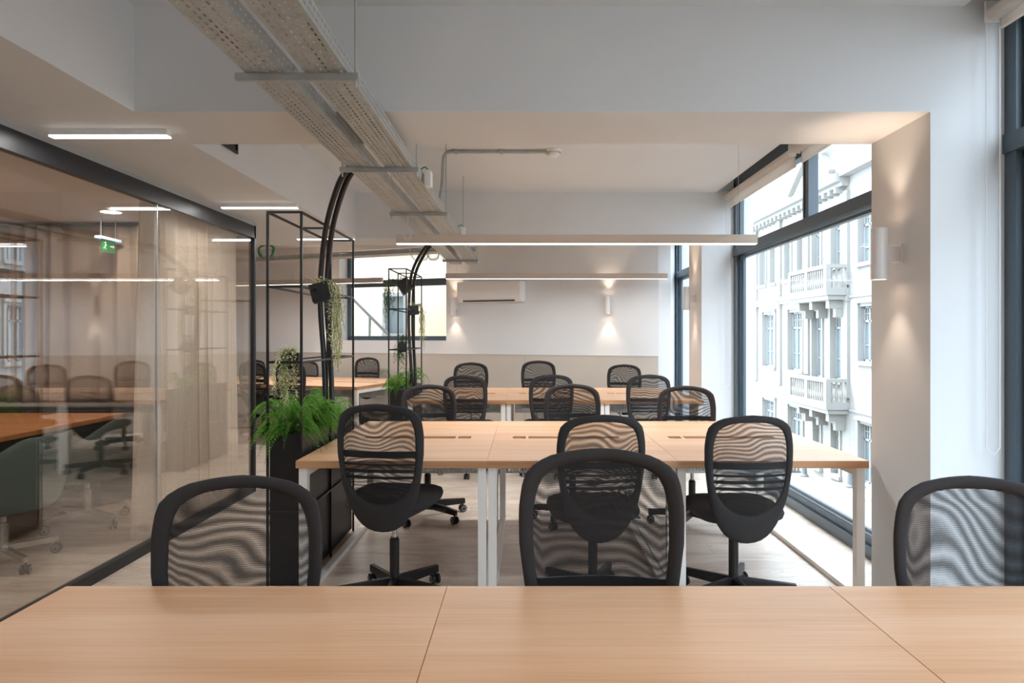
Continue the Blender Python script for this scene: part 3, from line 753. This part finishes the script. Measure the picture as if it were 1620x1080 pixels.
# cables lying in the trays
cb = [('cable_green', -.70, .010, 'green cable lying in the right cable tray'), ('cable_white', -.66, .009, 'white cable lying in the right cable tray'), ('cable_red', -.90, .008, 'reddish cable lying in the left cable tray'), ('cable_white', -.86, .010, 'white cable lying in the left cable tray'), ('cable_green', -.64, .008, 'second green cable, along the outer side of the right cable tray')]
for (m_, x, r_, lb_) in cb:
    rnd = random.Random(int(-x*100)); pts = []
    for i in range(56): pts.append((x+.018*math.sin(i*.5+x*20)+rnd.uniform(-.006, .006), -.9+i*.16, TZ+r_+.002+.003*abs(math.sin(i*.9))))
    o = MB().tube(pts, r_*.7, 6).build('data_cable', m_, smooth=True); tag(o, lb_, 'cable', 'cables lying in the trays')
def ring(c, R, r_, m_, label, ax=0.):
    pts = [Vector((R*math.cos(a*PI/12), .15*R*math.sin(a*PI/12)+ax*R*math.cos(a*PI/12), R*math.sin(a*PI/12)))+Vector(c) for a in range(0, 25)]
    t2 = [p+Vector((.01*math.sin(i), .01, .012*math.cos(i*.5))) for i, p in enumerate(pts)]
    o = MB().tube(pts+t2, r_, 6).build('cable_loop', m_, smooth=True); tag(o, label, 'cable', 'looped spare cables')
ring(P(644, 370, 4.9)+Vector((0, 0, 0)), .032, .0025, 'cable_white', 'small white cable loop hanging in front of the left end of the long pendant lamp')
ring(P(685, 400, 7.2), .07, .005, 'cable_white', 'white cable coil hanging under the trays behind the lamp')
ring(P(664, 398, 7.6), .11, .003, 'cable_white', 'thin wide cable loop hanging before the back window')
ring(P(421, 397, 8.9), .10, .012, 'cable_green', 'green cable loop standing on the crossing tray at the far left')
pts = bez([P(644, 330, 4.9), P(645, 345, 4.9), P(646, 362, 4.9)]); o = MB().tube(pts, .003, 6).build('data_cable', 'cable_white'); tag(o, 'short white cable dropping from the tray to a small loop', 'cable')
# junction boxes
for (x, y, z, lb_) in ((-.575, 3.86, 2.31, 'small cream junction box on the side of the trays near the second crossbar'), (-.575, 6.0, 2.33, 'small cream junction box on the side of the trays further back')):
    o = empty('junction_box', (x, y, z)); tag(o, lb_, 'box')
    MB().box(-.018, .018, -.04, .04, -.045, .045).build('body', 'white_plastic', o, bevel=.004)
    MB().tube(bez([(0, 0, .045), (-.02, .0, .07), (-.05, .02, .06), (-.07, .03, .03)]), .004, 6).build('cable_tail', 'cable_green', o)

# ceiling conduit with smoke detector
o = empty('ceiling_pipe', (-.66, 5.2, ZC)); tag(o, 'thin grey steel pipe dropping from the ceiling to the cable trays', 'pipe')
MB().tube(bez([(.86, 0, -.018), (.3, 0, -.018), (.06, 0, -.018), (.012, 0, -.045), (0, 0, -.10), (-.005, -.04, -.3), (-.03, -.1, -.52)]), .013, 10).build('pipe', 'galv', o, smooth=True)
for x in (.1, .46, .82): MB().box(x-.012, x+.012, -.02, .02, -.034, 0).build('clip', 'galv', o)
o = empty('smoke_detector', (.215, 5.2, ZC)); tag(o, 'white round smoke detector on the ceiling at the end of the grey pipe', 'smoke detector')
MB().lathe([(0, 0), (.062, 0), (.062, -.018), (.056, -.024)], n=24).build('base', 'white_plastic', o)
MB().lathe([(.05, -.024), (.052, -.03), (.046, -.045), (.03, -.055), (.0, -.058)], n=24).build('sensor_head', 'white_plastic', o, smooth=True)
# vent opening in soffit side
o = empty('vent', (XL, 3.85, 2.6)); tag(o, 'small black vent opening in the white side of the lowered ceiling', 'vent')
MB().box(0, .012, -.115, -.10, -.115, .115).box(0, .012, .10, .115, -.115, .115).box(0, .012, -.10, .10, -.115, -.10).box(0, .012, -.10, .10, .10, .115).build('frame', 'black_metal', o)
MB().box(0.001, .003, -.1, .1, -.1, .1).build('backing', 'black_plastic', o)

# ---------------------------------------------------------------- lamps
def area(parent, loc, sx, sy, e, col=(1, .99, .97), up=False):
    e *= .9
    ld = bpy.data.lights.new('lamp_light', 'AREA'); ld.shape = 'RECTANGLE'; ld.size = sx; ld.size_y = sy; ld.energy = e; ld.color = col
    lo = bpy.data.objects.new('lamp_light', ld); C.objects.link(lo); lo.location = loc; lo.parent = parent
    if up: lo.rotation_euler = (PI, 0, 0)
def pendant(loc, L, rz, label, e=32, dz=.001):
    o = empty('pendant_lamp', loc, rz); tag(o, label, 'lamp', 'long straight pendant lamps')
    MB().box(-L/2, L/2, 0, .05, .0, .068).build('housing', 'bar_taupe', o, bevel=.001)
    MB().box(-L/2+.004, L/2-.004,   .002, .048, -dz, -.0).build('diffuser', 'led', o)
    for x in (-L/2+.14, L/2-.14): MB().tube([(x, .025, .068), (x, .025, ZC-loc[2])], .0015, 5).build('suspension_wire', 'silver', o)
    area(o, (0, .025, -.02), L, .04, e)
pendant((.386, 5.05, 2.10), 2.78, 0, 'nearest long taupe pendant light bar, hanging over the second desk row', 32, .006)
pendant((.376, 8.22, 2.10), 2.78, 0, 'long taupe pendant light bar in front of the air conditioner', 20)
pendant((.386, 1.0, 2.16), 2.78, 0, 'long pendant light bar added out of view to brighten the foreground desks', 7)  # added fill above the view, brightens the nearest desktops
pendant((-3.25, 9.15, 2.10), 2.7, -.25, 'long taupe pendant light bar over the slanted far left desks')
for (y, lb_) in ((3.19, 'nearest short ceiling light bar left of the trays'), (4.98, 'second short ceiling light bar, above the near planter'), (6.62, 'farthest short ceiling light bar, beyond the near planter frame'), (1.4, 'short ceiling light bar above the left of the camera')):
    o = empty('ceiling_light_bar', (-2.02, y, ZS)); tag(o, lb_, 'lamp', 'short linear ceiling lamps')
    MB().box(-.285, .285, -.02, .02, -.030, 0).build('housing', 'white_plastic', o)
    MB().box(-.285, .285, -.0205, .0205, -.038, -.030).build('diffuser', 'led', o)
    area(o, (0, 0, -.045), .56, .03, 6.5)
def sconce(loc, rz, label, out=.075, warm=(1, .76, .56), e=5.0):
    """local +y points away from the wall"""
    o = empty('wall_lamp', loc, rz); tag(o, label, 'lamp', 'white cylinder wall lamps')
    MB().box(-.035, .035, 0, .012, -.045, .045).box(-.02, .02, .012, out-.025, -.035, .035).build('bracket', 'sconce_white', o, bevel=.002)
    MB().lathe([(.032, -.122), (.034, -.124), (.037, -.122), (.037, .122), (.034, .124), (.032, .122), (.032, -.122)], c=(0, out, 0), n=28).build('cylinder_shade', 'sconce_white', o, smooth=False)
    MB().lathe([(0, -.1), (.03, -.1)], c=(0, out, 0), n=20).lathe([(0, .1), (.03, .1)], c=(0, out, 0), n=20).build('bulb', 'lamp_glow', o)
    for s_ in (-1, 1):
        ld = bpy.data.lights.new('wall_lamp_light', 'SPOT'); ld.energy = e; ld.color = warm; ld.spot_size = 1.35; ld.spot_blend = .7; ld.shadow_soft_size = .02
        lo = bpy.data.objects.new('wall_lamp_light', ld); C.objects.link(lo); lo.location = (0, out-.01, s_*.13); lo.parent = o
        lo.rotation_euler = (PI if s_ > 0 else 0, 0, 0); lo.rotation_euler.x += -.12*s_*(1 if s_ > 0 else 1)
sconce((XP, 3.17, 1.785), PI/2, 'white cylinder wall lamp on the near beige pillar', .10, e=6)
sconce((XP, 7.02, 1.785), PI/2, 'white cylinder wall lamp on the far pillar', .09, e=6)
def on_back(px, y, off=0):
    t = (px-833)/1040; Yy = (8.97+.36*1.8)/(1+.36*t); return (t*Yy, Yy-off, CAMZ-(y-530)*Yy/1040)
for px, y, lb_ in ((963, 483, 'white cylinder wall lamp on the back wall, right of the air conditioner'), (721, 485, 'white cylinder wall lamp on the back wall, between window and air conditioner'), (521, 492, 'white cylinder wall lamp on the back wall, left of the window behind the conduits')):
    sconce(on_back(px, y), ang, lb_, .08, e=8)

# air conditioner
p = on_back(781, 462); o = empty('air_conditioner', p, ang); tag(o, 'white wall-mounted air conditioner on the back wall', 'air conditioner')
prof = [(0, -.15), (.13, -.15), (.185, -.115), (.215, -.06), (.22, 0), (.22, .125), (.20, .145), (0, .15)]
v = [(-.50, y, z) for y, z in prof]+[(.50, y, z) for y, z in prof]; n_ = len(prof)
MB().add(v, [(i, (i+1) % n_, n_+(i+1) % n_, n_+i) for i in range(n_)]+[tuple(range(n_-1, -1, -1)), tuple(range(n_, 2*n_))]).build('body', 'white_plastic', o, bevel=.006)
MB().bar((-.40, .172, -.132), (.42, .172, -.132), .016, .03).build('air_outlet', 'dark_slot', o)
MB().box(-.41, .43, .19, .2, -.128, -.122).build('louvre', 'white_plastic', o)

# ---------------------------------------------------------------- roller blinds
def blind(y0, y1, zb, label, cord=False):
    yc = (y0+y1)/2; o = empty('roller_blind', (2.045, yc, 2.80)); tag(o, label, 'blind', 'cream roller blinds')
    h = (y1-y0)/2
    MB().lathe([(0, -h+.01), (.032, -h+.01), (.032, h-.01), (0, h-.01)], n=20, axis='y').build('roll', 'blind', o, smooth=False)
    MB().box(.030, .033, -h+.02, h-.02, zb-2.8, 0).build('fabric', 'blind', o)
    MB().lathe([(0, -h+.02), (.009, -h+.02), (.009, h-.02), (0, h-.02)], c=(.0315, 0, zb-2.8), n=10, axis='y').build('bottom_bar', 'blind', o)
    for s_ in (-1, 1): MB().box(-.03, .03, s_*h-.004, s_*h+.004, -.03, .06).build('bracket', 'white_metal', o)
    if cord: MB().tube([(-.032, h-.012, 0), (-.032, h-.012, -1.9)], .0025, 5).tube([(.028, h-.012, 0), (.028, h-.012, -1.9)], .0025, 5).tube([(-.032, h-.012, -1.9), (0, h-.012, -1.93), (.028, h-.012, -1.9)], .0025, 5).build('cord', 'white_plastic', o)
blind(B1[1]+.05, 4.98, 2.70, 'cream roller blind above the big window, half nearer the pillar')
blind(5.06, B2[0]-.05, 2.70, 'cream roller blind above the big window, half further from the camera', True)
blind(B2[1]+.05, 9.3, 2.70, 'cream roller blind above the farthest window, behind the far pillar')
blind(.95, B1[0]-.04, 2.74, 'cream roller blind in the top right corner above the nearest window', True)
blind(-1.1, .85, 2.74, 'cream roller blind beside the camera')

# floor box by pillar
# ---------------------------------------------------------------- outside: street and buildings
FX = 10.0
def gz(y): return -3.3-.11*(y-20)
v = [(XW+.3, -20, gz(-20)), (FX+3, -20, gz(-20)), (FX+3, 80, gz(80)), (XW+.3, 80, gz(80))]
struct(MB().add(v, [(0, 1, 2, 3)]).build('street', 'cobble'))
v = []
for y in (-20, 80): v += [(9.12, y, gz(y)), (9.12, y, gz(y)+.13), (FX+1, y, gz(y)+.13), (9.0, y, gz(y)+.10), (9.0, y, gz(y))]
struct(MB().add(v, [(4, 9, 8, 3), (3, 8, 6, 1), (1, 6, 7, 2)]).build('sidewalk', 'pavement'))

bA = empty('building', (FX, 20.35, 0)); tag(bA, 'ornate white townhouse with stone balconies across the street', 'building')
def rel(mb, x0, x1, y0, y1, z0, z1): mb.box(x0-FX, x1-FX, y0-20.35, y1-20.35, z0, z1)
wl = MB(); rel(wl, FX+.35, FX+6, 20.35, 60, -9, 8.5)
def floor_band(mb, zlo, zhi, wins, y_from, y_to, x0=FX, x1=FX+.35):
    """wall strip between zlo and zhi pierced by (ya, yb, za, zb) openings"""
    y = y_from
    for (ya, yb, za, zb) in sorted(wins):
        rel(mb, x0, x1, y, ya, zlo, zhi); rel(mb, x0, x1, ya, yb, zlo, za); rel(mb, x0, x1, ya, yb, zb, zhi); y = yb
    rel(mb, x0, x1, y, y_to, zlo, zhi)
up = [(20.84, 21.5, 3.62, 5.3), (22.3, 22.96, 3.62, 5.3), (23.7, 24.2, 3.5, 5.3), (24.8, 25.4, 3.5, 5.3), (26.3, 26.9, 3.5, 5.3), (27.4, 28.1, 3.5, 5.3), (29.1, 29.7, 3.5, 5.3), (30.3, 30.9, 3.5, 5.3), (32.2, 32.8, 3.5, 5.3), (33.4, 34, 3.5, 5.3)]
mid = [(20.8, 21.55, -.05, 2.25), (22.2, 22.95, -.05, 2.22), (23.75, 25.05, .08, 2.25), (26.4, 27.75, .1, 2.25), (29.1, 30.4, .1, 2.25), (31.8, 33.1, .1, 2.25)]
low = [(20.95, 21.5, -3.1, -1.55), (22.3, 22.85, -3.1, -1.5), (23.75, 25.05, -3.0, -1.3), (26.4, 27.75, -3.0, -1.3), (29.1, 30.4, -3.0, -1.3), (31.8, 33.1, -3.2, -1.3)]
floor_band(wl, 2.75, 6.0, up, 20.35, 60); floor_band(wl, -.9, 2.75, mid, 20.35, 60); floor_band(wl, -9, -.9, low, 20.35, 60); rel(wl, FX, FX+.35, 20.35, 60, 6.0, 8.5)
wl.build('facade_wall', 'facade', bA)
def cor(z0, z1, d, y0=20.35, y1=60):
    m_ = MB(); rel(m_, FX-d, FX, y0, y1, z0, z1); rel(m_, FX-d*.55, FX, y0, y1, z0-.12, z0); m_.build('cornice', 'facade', bA)
cor(6.15, 6.4, .45); cor(2.72, 2.86, .14); cor(-.75, -.6, .16, 23.3); cor(-3.9, -3.7, .1); cor(8.1, 8.4, .5)
for y in (20.5, 23.35, 25.9, 28.55, 31.2, 34.0):
    m_ = MB(); rel(m_, FX-.09, FX, y-.16, y+.16, -.55, 2.7); rel(m_, FX-.12, FX, y-.18, y+.18, 2.45, 2.62); rel(m_, FX-.09, FX, y-.16, y+.16, 2.95, 5.9); rel(m_, FX-.12, FX, y-.18, y+.18, 5.6, 5.8); m_.build('pilaster', 'facade', bA)
br = MB()
for i in range(40):
    y = 20.6+i*.42; rel(br, FX-.32, FX, y, y+.14, 5.86, 6.03)
br.build('bracket_row', 'facade', bA)
# pediment
v = [(-.42, .1, 6.4), (-.42, 3.3, 6.4), (-.42, 1.7, 7.5), (0, .1, 6.4), (0, 3.3, 6.4), (0, 1.7, 7.5)]
pm = MB().add(v, [(0, 2, 1), (0, 3, 5, 2), (1, 2, 5, 4), (0, 1, 4, 3)])
pm.bar((-.5, .12, 6.48), (-.5, 1.7, 7.6), .2, .14).bar((-.5, 3.4, 6.42), (-.5, 1.7, 7.6), .2, .14).build('pediment', 'facade', bA)
def ext_window(parent, ox, oy, ya, yb, za, zb, base=FX, transom=True, nm='window'):
    g = MB().box(base+.2-ox, base+.21-ox, ya-oy, yb-oy, za, zb).build(nm, 'ext_glass', parent)
    f = MB(); xx0, xx1 = base+.14-ox, base+.2-ox; t = .05; a, b = ya-oy, yb-oy
    f.box(xx0, xx1, a, a+t, za, zb); f.box(xx0, xx1, b-t, b, za, zb); f.box(xx0, xx1, a, b, za, za+t); f.box(xx0, xx1, a, b, zb-t, zb)
    n = 2 if b-a < 1 else 3
    for i in range(1, n): y = a+(b-a)*i/n; f.box(xx0, xx1, y-.03, y+.03, za, zb)
    zt = zb-(zb-za)*.27; f.box(xx0, xx1, a, b, zt-.03, zt+.03)
    zz = zb-(zb-za)*.13; f.box(xx0+.02, xx1, a, b, zz-.012, zz+.012)
    for i in range(1, n*2):
        y = a+(b-a)*i/(n*2); f.box(xx0+.02, xx1, y-.01, y+.01, zt, zb)
    zq = za+(zt-za)*.4; f.box(xx0+.02, xx1, a, b, zq-.015, zq+.015)
    f.build('window_frame', 'ext_frame', g)
    s_ = MB().box(base-.06-ox, base-ox, a-.09, a, za-.02, zb+.1).box(base-.06-ox, base-ox, b, b+.09, za-.02, zb+.1).box(base-.1-ox, base-ox, a-.12, b+.12, zb+.1, zb+.2).box(base-.12-ox, base-ox, a-.12, b+.12, za-.12, za)
    s_.build('surround', 'facade', g)
for (ya, yb, za, zb) in up+mid+low: ext_window(bA, FX, 20.35, ya, yb, za, zb)
def balcony(z, ya, yb, lbn):
    b = MB(); xo = FX-.72
    rel(b, xo, FX, ya, yb, z-.22, z); rel(b, xo+.08, FX, ya+.06, yb-.06, z-.36, z-.22)
    slab = b.build('balcony', 'facade', bA)
    r_ = MB(); rel(r_, xo, xo+.14, ya, yb, z+.62, z+.74); rel(r_, xo+.141, FX-.002, ya+.002, ya+.138, z+.622, z+.738); rel(r_, xo+.141, FX-.002, yb-.138, yb-.002, z+.622, z+.738)
    for y in (ya, ya+(yb-ya)/2-.09, yb-.18): rel(r_, xo-.01, xo+.15, y+.003, y+.177, z, z+.62)
    r_.build('balcony_rail', 'facade', slab)
    q = MB(); n = int((yb-ya)/.17)
    pr = [(.03, 0), (.03, .05), (.055, .17), (.05, .24), (.025, .34), (.025, .42), (.04, .55), (.03, .62)]
    for i in range(n):
        y = ya+.1+(yb-ya-.2)*i/n; q.lathe(pr, c=(xo+.07-FX, y-20.35, z), n=8)
    for i in range(4): q.lathe(pr, c=(xo+.2+i*.15-FX, ya+.07-20.35, z), n=8)
    q.build('balustrade', 'facade', slab)
    c = MB()
    for y in (ya+.25, (ya+yb)/2, yb-.45):
        rel(c, xo+.2, FX, y, y+.22, z-.62, z-.36); rel(c, xo+.42, FX, y+.02, y+.2, z-.9, z-.6)
    c.build('console', 'facade', slab)
balcony(2.86, 20.36, 23.3, 'u'); balcony(-.70, 20.36, 23.3, 'l')

bB = empty('building', (FX, 20.34, 0)); tag(bB, 'plain pale building on the right of the ornate townhouse across the street', 'building')
bw_ = MB()
def relB(mb, x0, x1, y0, y1, z0, z1): mb.box(x0-FX, x1-FX, y0-20.34, y1-20.34, z0, z1)
wB = []
for y in (18.75, 16.4, 14.0, 11.6, 9.2, 6.8): wB += [(y, y+1.0)]
def fb(zlo, zhi, za, zb):
    y = -8
    for a, b in sorted(wB): relB(bw_, FX, FX+.35, y, a, zlo, zhi); relB(bw_, FX, FX+.35, a, b, zlo, za); relB(bw_, FX, FX+.35, a, b, zb, zhi); y = b
    relB(bw_, FX, FX+.35, y, 20.34, zlo, zhi)
relB(bw_, FX+.35, FX+6, -8, 20.34, -6, 9.5)
fb(2.7, 6.2, 3.55, 5.1); fb(-1.0, 2.7, .62, 2.25); fb(-6, -1.0, -3.0, -1.25); relB(bw_, FX, FX+.35, -8, 20.34, 6.2, 9.5)
bw_.build('facade_wall', 'facade_b', bB)
m_ = MB(); relB(m_, FX-.05, FX, -8, 20.3, 2.55, 2.62); relB(m_, FX-.05, FX, -8, 20.3, -.95, -.88); relB(m_, FX-.35, FX, -8, 20.3, 6.3, 6.6); m_.build('string_course', 'facade_b', bB)
for a, b in wB:
    for za, zb in ((3.55, 5.1), (.62, 2.25), (-3.0, -1.25)): ext_window(bB, FX, 20.34, a, b, za, zb)
for (y, x, lb_) in ((19.4, 9.55, 'small grey iron bollard on the pavement before the plain building'), (22.5, 9.5, 'small grey iron bollard on the pavement before the ornate townhouse')):
    o = empty('bollard', (x, y, gz(y)+.13)); tag(o, lb_, 'bollard')
    MB().lathe([(0, 0), (.14, 0), (.14, .06), (.10, .1), (.08, .45), (.085, .48), (0, .5)], n=14).build('post', 'iron', o)
    MB().lathe([(.03, .5), (.06, .53), (.05, .59), (0, .62)], n=14).build('finial', 'iron', o)

# cream building behind the back window
bC = empty('building', (-2.8, 14.0, 0), -.26); tag(bC, 'cream painted building close behind the back window', 'building')
m_ = MB(); m_.box(-6, -.24, 0, 5, -6, 5.2); m_.box(.22, 2.2, 0, 5, -6, 5.2); m_.box(-.24, .22, 0, 5, -6, 1.42); m_.box(-.24, .22, 0, 5, 2.24, 5.2)
m_.build('facade_wall', 'facade_cream', bC)
MB().box(-6, 2.2, -.05, 0, 2.56, 2.64).build('string_course', 'facade_cream', bC)
g = MB().box(-.24, .22, .12, .14, 1.42, 2.24).build('window', 'ext_glass', bC)
MB().box(-.29, -.22, -.02, .1, 1.36, 2.30).box(.20, .27, -.02, .1, 1.36, 2.30).box(-.29, .27, -.02, .1, 2.22, 2.30).box(-.29, .27, -.04, .1, 1.36, 1.43).build('window_frame', 'ext_frame', g)
hr = empty('handrail', (-3.52, 13.4, 0), -.26); tag(hr, 'grey sloping handrail outside against the cream building', 'handrail')
MB().bar((-.12, 0, 2.22), (.95, 0, 1.24), .04, .05).build('rail', 'iron', hr); MB().bar((.36, 0, 1.76), (.34, 0, .2), .035, .035).build('post', 'iron', hr)
